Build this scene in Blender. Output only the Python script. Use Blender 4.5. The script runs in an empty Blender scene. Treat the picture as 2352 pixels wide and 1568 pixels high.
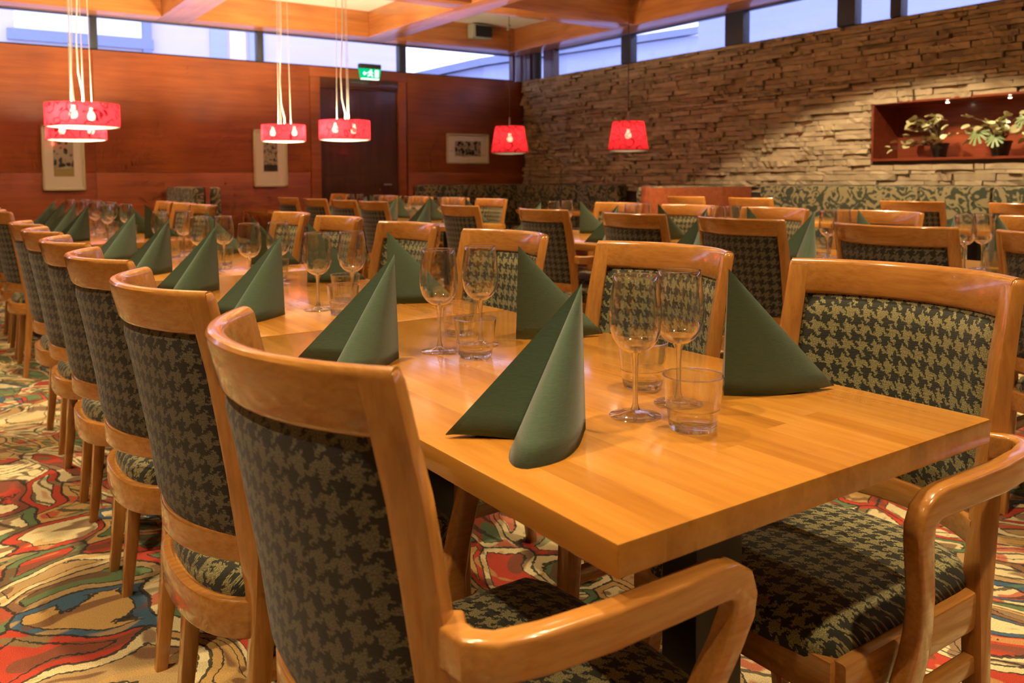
import bpy, bmesh, math, random
from mathutils import Vector, Matrix
random.seed(7)
SC = bpy.context.scene
COL = SC.collection
PI = math.pi

# ------------------------------------------------------------------ camera
CAM_H = 1.106
cd = bpy.data.cameras.new('camera')
cam = bpy.data.objects.new('camera', cd)
COL.objects.link(cam)
cam.matrix_world = Matrix(((0.8229, 0.0411, -0.5667, 0), (-0.5681, 0.0504, -0.8214, 0), (-0.0052, 0.9979, 0.0648, CAM_H), (0, 0, 0, 1)))
cd.sensor_width = 36.0
cd.lens = 36.0 * 1917.5 / 2352
cd.shift_y = -(784 - 533.65) / 2352
cd.clip_start = 0.02
cd.dof.use_dof = True
cd.dof.focus_distance = 1.5
cd.dof.aperture_fstop = 6.3
SC.camera = cam

# ------------------------------------------------------------------ world, lights, exposure
w = bpy.data.worlds.new('sky')
SC.world = w
w.use_nodes = True
w.node_tree.nodes['Background'].inputs[0].default_value = (0.60, 0.63, 1.0, 1)
w.node_tree.nodes['Background'].inputs[1].default_value = 3.2
WARM = (1.0, 0.76, 0.46)
LAMP_W = 185.0
PEND_W = 75.0
# downlights, recessed in the ceiling coffers or mounted under a beam (x, y, power factor, height)
ZBEAM = 2.889
LAMPS = [(0.40, 1.75, 1.0), (1.62, 1.05, .95), (0.55, 3.83, .9), (1.60, 3.83, .8), (1.06, 6.3, 1.0),
         (3.05, 1.37, .9), (3.95, 1.37, .8), (3.05, 3.83, .9), (3.95, 3.83, .9), (3.53, 6.1, .9),
         (4.53, 4.93, .7, ZBEAM), (5.24, 5.02, .6, ZBEAM), (5.10, 3.9, 3.0), (5.45, 2.0, .7),
         (-0.85, 1.0, 1.1), (-0.9, 2.9, .9), (-0.9, 4.4, .9), (-1.4, 6.3, .9), (.95, -.45, .9), (3.5, -1.2, .9), (-1.6, -1.4, .9), (1.0, 8.75, .25)]  # rearmost pair (lowest y) is unseen, added to brighten reflections in the glass
vs = SC.view_settings
vs.view_transform = 'Standard'
vs.look = 'None'
vs.exposure = 0.36
vs.gamma = 1.0
vs.use_curve_mapping = False
SC.cycles.use_denoising = True
SC.cycles.use_adaptive_sampling = True
SC.cycles.adaptive_threshold = 0.09
SC.cycles.adaptive_min_samples = 8
SC.cycles.max_bounces = 5
SC.cycles.diffuse_bounces = 2
SC.cycles.glossy_bounces = 3
SC.cycles.transmission_bounces = 6
SC.cycles.transparent_max_bounces = 12
SC.cycles.sample_clamp_indirect = 4.0

# ------------------------------------------------------------------ node helpers
class NT:
    def __init__(s, name):
        s.m = bpy.data.materials.new(name)
        s.m.use_nodes = True
        s.t = s.m.node_tree
        s.t.nodes.clear()
        s.out = s.t.nodes.new('ShaderNodeOutputMaterial')
    def n(s, ty, ins=None, **props):
        nd = s.t.nodes.new('ShaderNode' + ty)
        for k, v in props.items():
            setattr(nd, k, v)
        for k, v in (ins or {}).items():
            s.put(nd.inputs[k], v)
        return nd
    def put(s, sock, v):
        if isinstance(v, bpy.types.NodeSocket):
            s.t.links.new(v, sock)
        elif isinstance(v, bpy.types.Node):
            s.t.links.new(v.outputs[0], sock)
        else:
            if isinstance(v, tuple) and len(v) == 3 and sock.type == 'RGBA':
                v = (*v, 1)
            sock.default_value = v
    def ma(s, op, a, b=0.0, c=0.0):
        nd = s.t.nodes.new('ShaderNodeMath')
        nd.operation = op
        s.put(nd.inputs[0], a); s.put(nd.inputs[1], b); s.put(nd.inputs[2], c)
        return nd.outputs[0]
    def vm(s, op, a, b=(0, 0, 0)):
        nd = s.t.nodes.new('ShaderNodeVectorMath')
        nd.operation = op
        s.put(nd.inputs[0], a); s.put(nd.inputs[1], b)
        return nd.outputs[0]
    def mix(s, f, a, b, blend='MIX'):
        nd = s.t.nodes.new('ShaderNodeMix')
        nd.data_type = 'RGBA'; nd.blend_type = blend
        s.put(nd.inputs[0], f); s.put(nd.inputs[6], a); s.put(nd.inputs[7], b)
        return nd.outputs[2]
    def ramp(s, f, stops, interp='LINEAR'):
        nd = s.t.nodes.new('ShaderNodeValToRGB')
        cr = nd.color_ramp
        cr.interpolation = interp
        while len(cr.elements) < len(stops):
            cr.elements.new(0.5)
        for e, (p, c) in zip(cr.elements, stops):
            e.position = p
            e.color = (*c, 1) if len(c) == 3 else c
        s.put(nd.inputs[0], f)
        return nd.outputs[0]
    def coord(s, which='Object'):
        return s.t.nodes.new('ShaderNodeTexCoord').outputs[which]
    def mapv(s, v, scale=(1, 1, 1), loc=(0, 0, 0)):
        nd = s.n('Mapping', {'Vector': v, 'Scale': scale, 'Location': loc})
        return nd.outputs[0]
    def noise(s, v, scale, detail=2.0, rough=.5, col=False, dim='3D'):
        nd = s.n('TexNoise', {'Vector': v, 'Scale': scale, 'Detail': detail, 'Roughness': rough}, noise_dimensions=dim)
        return nd.outputs[1 if col else 0]
    def sep(s, v):
        nd = s.n('SeparateXYZ', {0: v})
        return nd.outputs
    def bsdf(s, **k):
        nd = s.n('BsdfPrincipled')
        for a, b in k.items():
            s.put(nd.inputs[a.replace('_', ' ')], b)
        s.t.links.new(nd.outputs[0], s.out.inputs[0])
        return nd
    def bump(s, h, strength=.2, dist=.01):
        return s.n('Bump', {'Height': h, 'Strength': strength, 'Distance': dist}).outputs[0]

M = {}
def plain(name, col, rough=.5, metal=0.0, **k):
    t = NT(name)
    t.bsdf(Base_Color=col, Roughness=rough, Metallic=metal, **k)
    M[name] = t.m
    return t.m

def wood(name, c1, c2, axis, rough=.3, coat=.3, fine=1.0, blotch=.35, knots=False, crough=.07):
    """grain stretched along the given axis ('x','y','z')"""
    t = NT(name)
    co = t.coord('Object')
    oi = t.n('ObjectInfo')
    co = t.vm('ADD', co, t.vm('MULTIPLY', t.n('CombineXYZ', {0: oi.outputs['Random'], 1: oi.outputs['Random'], 2: oi.outputs['Random']}).outputs[0], (7, 5, 9)))
    st = {'x': (1.2, 16, 16), 'y': (16, 1.2, 16), 'z': (16, 16, 1.2)}[axis]
    v = t.mapv(co, tuple(q * fine for q in st))
    a = t.noise(v, 2.2, 3, .65)
    b = t.noise(co, 3.5 * fine, 1, .5)
    f = t.ma('ADD', t.ma('MULTIPLY', a, 1 - blotch), t.ma('MULTIPLY', b, blotch))
    col = t.ramp(f, [(.32, c2), (.64, c1)])
    if knots:
        vo = t.n('TexVoronoi', {'Vector': t.mapv(co, {'x': (.8, 2, 2), 'y': (2, .8, 2), 'z': (2, 2, .8)}[axis]), 'Scale': 1.5})
        k = t.ramp(vo.outputs['Distance'], [(.0, (1, 1, 1)), (.06, (0, 0, 0))])
        col = t.mix(t.ma('MULTIPLY', k, .75), col, (.05, .015, .005))
    col = t.mix(t.ma('MULTIPLY', t.ma('SUBTRACT', oi.outputs['Random'], .5), .16), col, (0, 0, 0))
    t.bsdf(Base_Color=col, Roughness=rough, Coat_Weight=coat, Coat_Roughness=crough)
    M[name] = t.m
    return t.m

CH1, CH2 = (.58, .258, .054), (.42, .165, .030)
for ax in 'xyz':
    wood('chair_wood_' + ax, CH1, CH2, ax, .22, .6, fine=3.0, blotch=.25)
wood('beam_wood_x', (.60, .235, .065), (.36, .115, .03), 'x', .34, .25, .55, .4, True)
wood('beam_wood_y', (.60, .235, .065), (.36, .115, .03), 'y', .34, .25, .55, .4, True)
wood('panel_wood', (.37, .100, .027), (.19, .042, .013), 'x', .38, .2, .55, .5, False, .3)
wood('door_wood', (.085, .026, .014), (.045, .014, .008), 'z', .3, .3, .6)
wood('niche_wood', (.25, .055, .02), (.13, .028, .011), 'y', .3, .3, .7)
wood('booth_wood', (.34, .085, .03), (.19, .04, .014), 'y', .3, .3, .7)

def table_mat():
    t = NT('table_wood')
    co = t.coord('Object')
    oi = t.n('ObjectInfo')
    x, y, z = t.sep(co)[:3]
    sx = t.ma('FLOOR', t.ma('DIVIDE', t.ma('ADD', x, 10.013), .046))
    r1 = t.n('TexWhiteNoise', {'W': sx}, noise_dimensions='1D').outputs[0]
    sy = t.ma('FLOOR', t.ma('ADD', t.ma('DIVIDE', t.ma('ADD', y, 20.0), .80), t.ma('MULTIPLY', r1, 7.3)))
    cb = t.n('CombineXYZ', {0: sx, 1: sy, 2: t.ma('MULTIPLY', oi.outputs['Random'], 50)}).outputs[0]
    r2 = t.n('TexWhiteNoise', {'Vector': cb}, noise_dimensions='3D').outputs[0]
    v = t.vm('ADD', t.mapv(co, (26, 2.2, 26)), t.vm('MULTIPLY', cb, (3.1, 1.7, 1)))
    g = t.noise(v, 1.6, 3, .65)
    g2 = t.noise(t.vm('ADD', t.mapv(co, (6, 1.2, 6)), cb), 1.5, 1, .5)
    f = t.ma('ADD', t.ma('MULTIPLY', r2, .19), t.ma('ADD', t.ma('MULTIPLY', g, .52), t.ma('MULTIPLY', g2, .28)))
    col = t.ramp(f, [(.25, (.33, .122, .013)), (.5, (.48, .198, .025)), (.75, (.60, .275, .044))])
    sm = t.noise(co, 7, 2, .6)
    t.bsdf(Base_Color=col, Roughness=t.ma('ADD', .13, t.ma('MULTIPLY', sm, .16)), Coat_Weight=.4, Coat_Roughness=.10)
    M['table_wood'] = t.m
table_mat()

def houndstooth(name, light, dark, cell=.040, thread=(.46, .36, .13)):
    t = NT(name)
    uv = t.coord('UV')
    wob = t.noise(uv, 120, 2, .6, True, '2D')
    v = t.vm('ADD', t.vm('MULTIPLY', uv, (8 / cell, 8 / cell, 1)), t.vm('MULTIPLY', t.vm('SUBTRACT', wob, (.5, .5, .5)), (3.4, 2.2, 0)))
    v = t.vm('FLOOR', t.vm('ADD', v, (800, 800, 0)))
    x, y, z = t.sep(v)[:3]
    wx = t.ma('LESS_THAN', t.ma('MODULO', x, 8), 3.5)
    wy = t.ma('LESS_THAN', t.ma('MODULO', y, 8), 3.5)
    tw = t.ma('LESS_THAN', t.ma('MODULO', t.ma('ADD', x, y), 4), 1.5)
    f = t.ma('ADD', t.ma('MULTIPLY', tw, wx), t.ma('MULTIPLY', t.ma('SUBTRACT', 1, tw), wy))
    spk = t.noise(t.mapv(uv, (500, 900, 1)), 1.0, 1, .5, False, '2D')
    f2 = t.ma('MULTIPLY', f, t.ramp(spk, [(.33, (.45, .45, .45)), (.5, (1, 1, 1))]))
    gold = t.mix(t.ramp(spk, [(.5, (0, 0, 0)), (.62, (1, 1, 1))]), light, thread)
    dk = t.mix(t.ramp(spk, [(.35, (1, 1, 1)), (.6, (0, 0, 0))]), dark, tuple(q * .6 for q in dark))
    col = t.mix(f2, dk, gold)
    rib = t.noise(t.mapv(uv, (60, 700, 1)), 1.0, 1, .5, False, '2D')
    t.bsdf(Base_Color=col, Roughness=.85, Sheen_Weight=.15, Normal=t.bump(rib, .3, .002))
    M[name] = t.m
houndstooth('houndstooth', (.205, .205, .085), (.028, .030, .014), .033)
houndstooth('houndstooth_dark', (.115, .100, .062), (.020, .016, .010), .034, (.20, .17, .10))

def damask(name, light, dark, sc=7.0, th=.5):
    t = NT(name)
    co = t.coord('Object')
    wv = t.noise(co, sc * .9, 2, .5, True)
    v = t.vm('ADD', co, t.vm('MULTIPLY', t.vm('SUBTRACT', wv, (.5, .5, .5)), (.22, .22, .22)))
    vo = t.n('TexVoronoi', {'Vector': v, 'Scale': sc * 1.15})
    ring = t.ma('SINE', t.ma('MULTIPLY', vo.outputs['Distance'], 17))
    n2 = t.noise(v, sc * 2.6, 2, .5)
    f = t.ma('ADD', t.ma('MULTIPLY', ring, .17), n2)
    m = t.ramp(f, [(th - .03, (0, 0, 0)), (th + .03, (1, 1, 1))])
    col = t.mix(m, dark, light)
    t.bsdf(Base_Color=col, Roughness=.9, Sheen_Weight=.2)
    M[name] = t.m
damask('damask', (.255, .215, .105), (.035, .047, .025))

def carpet():
    t = NT('carpet')
    co = t.coord('Object')
    V2 = dict(voronoi_dimensions='2D')
    # swirling displacement of the pattern at two scales
    w1 = t.vm('MULTIPLY', t.vm('SUBTRACT', t.noise(co, 1.0, 0, .5, True, '2D'), (.5, .5, .5)), (.55, .55, 0))
    w2 = t.vm('MULTIPLY', t.vm('SUBTRACT', t.noise(co, 3.4, 1, .5, True, '2D'), (.5, .5, .5)), (.20, .20, 0))
    v = t.vm('ADD', t.vm('ADD', co, w1), w2)
    el = t.mapv(v, (7.8, 4.7, 1))
    A = t.n('TexVoronoi', {'Vector': el, 'Scale': 1.0}, feature='F1', **V2)
    E = t.n('TexVoronoi', {'Vector': el, 'Scale': 1.0}, feature='DISTANCE_TO_EDGE', **V2)
    rnd = t.n('SeparateColor', {0: A.outputs['Color']}).outputs
    CREAM, OCH, RED, GRN, BLU, TAN, BRN = (.74, .61, .31), (.55, .33, .10), (.50, .052, .020), (.13, .20, .08), (.055, .12, .18), (.46, .30, .12), (.17, .07, .03)
    pal = [(0, CREAM), (.18, RED), (.30, GRN), (.44, OCH), (.56, CREAM), (.70, BLU), (.82, TAN), (.93, RED)]
    c = t.ramp(rnd[0], pal, 'CONSTANT')
    pal2 = [(0, RED), (.15, CREAM), (.42, TAN), (.58, CREAM), (.72, GRN), (.86, OCH)]
    c2 = t.ramp(rnd[1], pal2, 'CONSTANT')
    # ragged woven outline
    jag = t.ma('MULTIPLY', t.ma('SUBTRACT', t.noise(co, 75, 1, .5, False, '2D'), .5), .055)
    d = t.ma('ADD', E.outputs['Distance'], jag)
    c = t.mix(t.ma('GREATER_THAN', d, .17), c, c2)
    fl = t.noise(v, 11, 1, .6, False, '2D')
    c = t.mix(t.ma('MULTIPLY', t.ramp(fl, [(.57, (0, 0, 0)), (.61, (1, 1, 1))]), .8), c, t.mix(t.ma('GREATER_THAN', rnd[2], .72), BRN, RED))
    c = t.mix(t.ma('MULTIPLY', t.ramp(fl, [(.33, (1, 1, 1)), (.37, (0, 0, 0))]), .7), c, t.mix(t.ma('GREATER_THAN', rnd[2], .4), OCH, GRN))
    # veins and hatching inside some of the motifs
    x, y, z = t.sep(v)[:3]
    st = t.ma('SINE', t.ma('ADD', t.ma('MULTIPLY', x, 95), t.ma('MULTIPLY', y, 60)))
    hat = t.ma('MULTIPLY', t.ma('GREATER_THAN', t.ma('ADD', st, t.ma('MULTIPLY', jag, 14)), .72), t.ma('MULTIPLY', t.ma('GREATER_THAN', rnd[2], .60), t.ma('GREATER_THAN', d, .17)))
    c = t.mix(t.ma('MULTIPLY', hat, .85), c, (.05, .04, .02))
    line = t.ma('ADD', t.ma('LESS_THAN', d, .024), t.ma('LESS_THAN', t.ma('ABSOLUTE', t.ma('SUBTRACT', d, .17)), .013))
    c = t.mix(t.ma('MULTIPLY', t.ma('MINIMUM', line, 1), .92), c, (.024, .024, .016))
    pile = t.noise(co, 420, 1, .7, False, '2D')
    c = t.mix(.55, c, t.mix(1.0, c, t.ramp(pile, [(.3, (.4, .4, .4)), (.7, (1.35, 1.35, 1.35))]), 'MULTIPLY'))
    t.bsdf(Base_Color=c, Roughness=.95, Normal=t.bump(pile, .5, .004))
    M['carpet'] = t.m
carpet()

def napkin_mat():
    t = NT('napkin')
    uv = t.coord('Object')
    a = t.noise(t.mapv(uv, (90, 90, 600)), 1.0, 2, .6)
    b = t.noise(uv, 900, 1, .5)
    col = t.mix(a, (.050, .088, .048), (.082, .130, .074))
    t.bsdf(Base_Color=col, Roughness=.9, Sheen_Weight=.25, Normal=t.bump(t.ma('ADD', a, b), .25, .001))
    M['napkin'] = t.m
napkin_mat()

def stone_mat():
    t = NT('stone')
    co = t.n('NewGeometry').outputs['Position']
    oi = t.n('ObjectInfo')
    geo = t.n('NewGeometry')
    a = t.noise(co, 9, 3, .65)
    b = t.noise(t.mapv(co, (30, 30, 60)), 1, 2, .6)
    r = t.ma('ADD', t.ma('MULTIPLY', oi.outputs['Random'], .35), t.ma('MULTIPLY', geo.outputs['Random Per Island'], .35))
    f = t.ma('ADD', t.ma('MULTIPLY', a, .6), r)
    col = t.ramp(f, [(.25, (.26, .20, .125)), (.55, (.39, .31, .19)), (.85, (.52, .42, .27))])
    t.bsdf(Base_Color=col, Roughness=.9, Normal=t.bump(b, .35, .006))
    M['stone'] = t.m
stone_mat()

def thin_glass(name, tint=(.975, .98, .975), base=.085, k=1.0, grough=.045):
    t = NT(name)
    fac = t.n('LayerWeight', {'Blend': .5}).outputs['Facing']
    f = t.ma('ADD', base, t.ma('MULTIPLY', t.ma('POWER', fac, 2.4), k))
    tr = t.n('BsdfTransparent', {'Color': tint})
    gl = t.n('BsdfGlossy', {'Color': (1, 1, 1), 'Roughness': grough})
    mx = t.n('MixShader', {0: f, 1: tr, 2: gl})
    t.t.links.new(mx.outputs[0], t.out.inputs[0])
    M[name] = t.m
thin_glass('thin_glass')
thin_glass('pane_glass', (.97, .98, 1.0), .02, .4, .02)
thin_glass('picture_glass', (1, 1, 1), .04, .6)
thin_glass('foot_glass', (.93, .93, .92), .12, .8)
t = NT('solid_glass')
g = t.n('BsdfGlass', {'Color': (.97, .98, .96), 'Roughness': 0.0, 'IOR': 1.48})
tr = t.n('BsdfTransparent', {'Color': (.96, .97, .95)})
t.t.links.new(t.n('MixShader', {0: .45, 1: g, 2: tr}).outputs[0], t.out.inputs[0])
M['solid_glass'] = t.m

def shade_mat(name, col, dark, tf):
    t = NT(name)
    co = t.coord('Object')
    wv = t.noise(co, 6, 2, .5, True)
    v = t.vm('ADD', co, t.vm('MULTIPLY', t.vm('SUBTRACT', wv, (.5, .5, .5)), (.16, .16, .16)))
    vo = t.n('TexVoronoi', {'Vector': v, 'Scale': 11.0})
    ring = t.ma('ABSOLUTE', t.ma('SINE', t.ma('MULTIPLY', vo.outputs['Distance'], 7)))
    m = t.ramp(ring, [(.16, (1, 1, 1)), (.36, (0, 0, 0))])
    c = t.mix(m, col, dark)
    tl = t.n('BsdfTranslucent', {'Color': c})
    df = t.n('BsdfDiffuse', {'Color': c})
    mx = t.n('MixShader', {0: .35, 1: tl, 2: df})
    tp = t.n('BsdfTransparent', {'Color': t.mix(m, (.8, .10, .09), (.2, .01, .01))})
    m2 = t.n('MixShader', {0: tf, 1: mx, 2: tp})
    t.t.links.new(m2.outputs[0], t.out.inputs[0])
    M[name] = t.m
shade_mat('red_shade', (.085, .0032, .0058), (.012, .0005, .001), .012)
shade_mat('red_cone_shade', (.30, .012, .020), (.045, .0015, .003), .05)
t = NT('white_diffuser')
t.t.links.new(t.n('MixShader', {0: .35, 1: t.n('BsdfTranslucent', {'Color': (.10, .10, .09)}), 2: t.n('BsdfDiffuse', {'Color': (.9, .9, .84)})}).outputs[0], t.out.inputs[0])
M['white_diffuser'] = t.m
def emit(name, col, st):
    t = NT(name)
    t.t.links.new(t.n('Emission', {'Color': col, 'Strength': st}).outputs[0], t.out.inputs[0])
    M[name] = t.m
emit('bulb', (1, .76, .46), 1600.0)
emit('bulb_small', (1, .76, .46), 170.0)
emit('spot_bulb', (1, .84, .6), 40.0)
emit('exit_green', (.0, .42, .16), 1.3)
emit('exit_white', (.75, 1.0, .85), 1.6)
plain('white_ceiling', (.86, .86, .76), .8)
plain('dark_metal', (.012, .013, .014), .4)
plain('steel', (.55, .55, .52), .3, .9)
plain('window_frame', (.030, .040, .055), .45)
plain('mortar', (.07, .05, .035), .95)
plain('black', (.006, .006, .006), .5)
plain('charcoal', (.02, .022, .02), .7)
plain('speaker_white', (.36, .37, .30), .5)
plain('cable', (.62, .60, .52), .5)
plain('frame_wood', (.60, .58, .36), .5)
plain('mat_board', (.92, .91, .78), .8)
plain('white_paint', (.62, .60, .55), .7)
plain('facade', (.60, .55, .62), .85)
plain('facade_pale', (.80, .72, .76), .85)
plain('facade_white', (.98, .98, .98), .6)
plain('facade_band', (.22, .27, .42), .7)
plain('facade_blue', (.36, .42, .62), .7)
plain('ground_out', (.3, .3, .32), .9)
plain('pot_black', (.012, .011, .010), .35)
plain('twig', (.12, .08, .04), .8)

def leaf_mat(name, a, b):
    t = NT(name)
    co = t.coord('Object')
    n = t.noise(co, 30, 2)
    oi = t.n('ObjectInfo').outputs['Random']
    col = t.mix(t.ma('ADD', t.ma('MULTIPLY', n, .5), t.ma('MULTIPLY', oi, .5)), a, b)
    t.bsdf(Base_Color=col, Roughness=.45)
    M[name] = t.m
leaf_mat('leaf_cream', (.36, .36, .16), (.62, .58, .32))
leaf_mat('leaf_green', (.10, .22, .07), (.34, .48, .22))

def art_mat(name, sc, th, low, band):
    t = NT(name)
    co = t.coord('Object')
    wv = t.noise(co, sc * .6, 2, .5, True)
    v = t.vm('ADD', co, t.vm('MULTIPLY', t.vm('SUBTRACT', wv, (.5, .5, .5)), (.1, .1, .1)))
    n = t.n('TexVoronoi', {'Vector': v, 'Scale': sc}).outputs['Distance']
    m = t.ramp(n, [(th - .05, (.03, .035, .03)), (th + .06, (.45, .45, .33))])
    z = t.sep(co)[2]
    col = t.mix(t.ma('LESS_THAN', z, low), m, band)
    t.bsdf(Base_Color=col, Roughness=.7)
    M[name] = t.m
art_mat('art_trees', 15, .40, -.115, (.40, .37, .12))
art_mat('art_leaves', 30, .36, -.10, (.075, .075, .06))
art_mat('art_twigs', 17, .42, -5, (.1, .1, .1))

# ------------------------------------------------------------------ mesh helpers
class MB:
    def __init__(s):
        s.v = []; s.f = []; s.uv = {}
    def vert(s, p):
        s.v.append(tuple(p)); return len(s.v) - 1
    def box(s, x0, x1, y0, y1, z0, z1):
        b = len(s.v)
        for z in (z0, z1):
            for x, y in ((x0, y0), (x1, y0), (x1, y1), (x0, y1)):
                s.v.append((x, y, z))
        for q in ((3, 2, 1, 0), (4, 5, 6, 7), (0, 1, 5, 4), (1, 2, 6, 5), (2, 3, 7, 6), (3, 0, 4, 7)):
            s.f.append(tuple(b + i for i in q))
        return s
    def bbox(s, x0, x1, y0, y1, z0, z1, r=.004):
        """box with chamfered edges"""
        pts = []
        b = len(s.v)
        bm = bmesh.new()
        bmesh.ops.create_cube(bm, size=1.0)
        for v in bm.verts:
            v.co = Vector(((x0 + x1) / 2 + v.co.x * (x1 - x0), (y0 + y1) / 2 + v.co.y * (y1 - y0), (z0 + z1) / 2 + v.co.z * (z1 - z0)))
        bmesh.ops.bevel(bm, geom=list(bm.edges), offset=r, segments=2, affect='EDGES', profile=.6)
        bm.verts.index_update()
        for v in bm.verts:
            s.v.append(tuple(v.co))
        for f in bm.faces:
            s.f.append(tuple(b + v.index for v in f.verts))
        bm.free()
        return s
    def sweep(s, rings, cap=True, closed=False):
        b = len(s.v); n = len(rings[0])
        for r in rings:
            for p in r:
                s.v.append(tuple(p))
        m = len(rings)
        for i in range(m if closed else m - 1):
            j = (i + 1) % m
            for k in range(n):
                l = (k + 1) % n
                s.f.append((b + i * n + k, b + i * n + l, b + j * n + l, b + j * n + k))
        if cap and not closed:
            s.f.append(tuple(b + k for k in reversed(range(n))))
            s.f.append(tuple(b + (m - 1) * n + k for k in range(n)))
        return s
    def lathe(s, prof, seg=32, cx=0, cy=0, cap0=False, cap1=False):
        b = len(s.v); m = len(prof)
        for r, z in prof:
            for k in range(seg):
                a = 2 * PI * k / seg
                s.v.append((cx + r * math.cos(a), cy + r * math.sin(a), z))
        for i in range(m - 1):
            for k in range(seg):
                l = (k + 1) % seg
                s.f.append((b + i * seg + k, b + i * seg + l, b + (i + 1) * seg + l, b + (i + 1) * seg + k))
        if cap0:
            s.f.append(tuple(b + k for k in reversed(range(seg))))
        if cap1:
            s.f.append(tuple(b + (m - 1) * seg + k for k in range(seg)))
        return s
    def tube(s, pts, r, seg=8):
        rings = []
        n = len(pts)
        for i, p in enumerate(pts):
            p = Vector(p)
            d = (Vector(pts[min(i + 1, n - 1)]) - Vector(pts[max(i - 1, 0)])).normalized()
            a = d.orthogonal().normalized() if abs(d.z) < .9 else Vector((1, 0, 0))
            a = (a - d * a.dot(d)).normalized()
            c = d.cross(a)
            rr = r[i] if isinstance(r, (list, tuple)) else r
            rings.append([p + a * rr * math.cos(2 * PI * k / seg) + c * rr * math.sin(2 * PI * k / seg) for k in range(seg)])
        return s.sweep(rings)
    def mesh(s, name, smooth=35):
        me = bpy.data.meshes.new(name)
        me.from_pydata(s.v, [], s.f)
        if s.uv:
            ul = me.uv_layers.new(name='UVMap')
            for l in me.loops:
                ul.data[l.index].uv = s.uv.get(l.vertex_index, (0, 0))
        me.update()
        if smooth:
            me.polygons.foreach_set('use_smooth', [True] * len(me.polygons))
            me.set_sharp_from_angle(angle=math.radians(smooth))
        return me
    def obj(s, name, mat, parent=None, smooth=35, loc=None):
        me = s.mesh(name, smooth)
        me.materials.append(M[mat])
        o = bpy.data.objects.new(name, me)
        COL.objects.link(o)
        if parent:
            o.parent = parent
        if loc:
            o.location = loc
        return o

def empty(name, loc=(0, 0, 0), rz=0.0):
    o = bpy.data.objects.new(name, None)
    o.empty_display_size = .1
    COL.objects.link(o)
    o.location = loc
    o.rotation_euler = (0, 0, rz)
    return o
def tag(o, label=None, cat=None, group=None, kind=None):
    if label: o['label'] = label
    if cat: o['category'] = cat
    if group: o['group'] = group
    if kind: o['kind'] = kind
    return o
def struct(o):
    o['kind'] = 'structure'
    return o
def dup(root, loc, rz=0.0):
    r = root.copy()
    COL.objects.link(r)
    r.location = loc
    r.rotation_euler = (0, 0, rz)
    for ch in list(root.children):
        c = ch.copy(); COL.objects.link(c); c.parent = r
        for g in list(ch.children):
            d = g.copy(); COL.objects.link(d); d.parent = c
    return r
def place(proto, used, loc, rz=0.0):
    """the first call moves the prototype itself, later ones copy it"""
    if used[0]:
        return dup(proto, loc, rz)
    used[0] = True
    proto.location = loc
    proto.rotation_euler = (0, 0, rz)
    return proto

def rrect(a, b, r, n=3):
    """rounded rectangle section, half sizes a,b"""
    pts = []
    for cx, cy, a0 in ((a - r, b - r, 0), (-a + r, b - r, 90), (-a + r, -b + r, 180), (a - r, -b + r, 270)):
        for k in range(n + 1):
            t = math.radians(a0 + 90 * k / n)
            pts.append((cx + r * math.cos(t), cy + r * math.sin(t)))
    return pts
def interp(tab, z):
    for (z0, v0), (z1, v1) in zip(tab, tab[1:]):
        if z <= z1:
            t = (z - z0) / (z1 - z0)
            t = max(0, min(1, t))
            return v0 + (v1 - v0) * t
    return tab[-1][1]

# ------------------------------------------------------------------ the room
YW, XW = 10.09, 7.16
ZS, ZB, ZC = 2.515, 2.889, 3.21          # window sill, beam underside, ceiling
XL, YN = -3.3, -3.2
struct(MB().box(XL, XW + .3, YN, YW + .3, -.05, 0).obj('floor', 'carpet', smooth=0))

ceil = MB().box(XL, XW + .4, YN, YW + .4, ZC, ZC + .1).obj('ceiling', 'white_ceiling', smooth=0)
struct(ceil)
XB = [-2.80, -.345, 2.12, 4.585, 6.82]     # beams that run along y: left edges
YB = [-2.47, -.01, 2.43, 4.89, 7.35, 9.80]
for i, x in enumerate(XB):
    x1 = x + .35 if i < 4 else XW + .12
    MB().bbox(x, x1, YN, YW + .15, ZB, ZC, .006).obj('beam', 'beam_wood_y', ceil, 30)
for j, y in enumerate(YB):
    y1 = y + .35 if j < 5 else YW + .12
    xs = [XL] + [v for b in XB[:4] for v in (b, b + .35)] + [XB[4]]
    for a in range(0, len(xs), 2):
        if xs[a + 1] - xs[a] > .05:
            MB().bbox(xs[a], xs[a + 1], y, y1, ZB + .0015, ZC, .006).obj('beam', 'beam_wood_x', ceil, 30)

# back wall, built as wooden panels on a backing
wb = struct(MB().box(XL, XW + .3, YW + .02, YW + .25, 0, ZS - .01).obj('wall_back', 'door_wood', smooth=0))
px = [XL, -1.0, 1.456, 3.90]
pz = [0.0, 1.19, ZS]
def panel(x0, x1, z0, z1, mat='panel_wood'):
    return MB().bbox(x0 + .0015, x1 - .0015, YW, YW + .03, z0 + .001, z1 - .001, .002).obj('panel', mat, wb, 30)
for a, b in zip(px, px[1:]):
    for c, d in zip(pz, pz[1:]):
        panel(a, b, c, d)
for c, d in zip([2.39] + [], [ZS]):
    panel(3.90, 5.26, c, d)
for c, d in ((0, 1.19), (1.19, ZS)):
    panel(5.26, XW, c, d)
sm = MB().lathe([(.0, -.004), (.011, -.004), (.011, .006)], 10).mesh('screw')
sm.materials.append(M['black'])
for x, z in ((2.44, 2.39), (2.44, 2.33), (2.60, 1.875), (2.60, 1.81), (.91, 2.18), (.90, 2.115), (1.82, 1.30), (1.82, 1.235), (2.84, 1.12), (2.84, 1.06)):
    o = bpy.data.objects.new('screw', sm); COL.objects.link(o); o.parent = wb
    o.location = (x, YW - .001, z); o.rotation_euler = (PI / 2, 0, 0)
struct(MB().bbox(XL, 3.9, YW - .015, YW + .02, 0, .09, .004).obj('baseboard_back', 'door_wood'))
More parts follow.
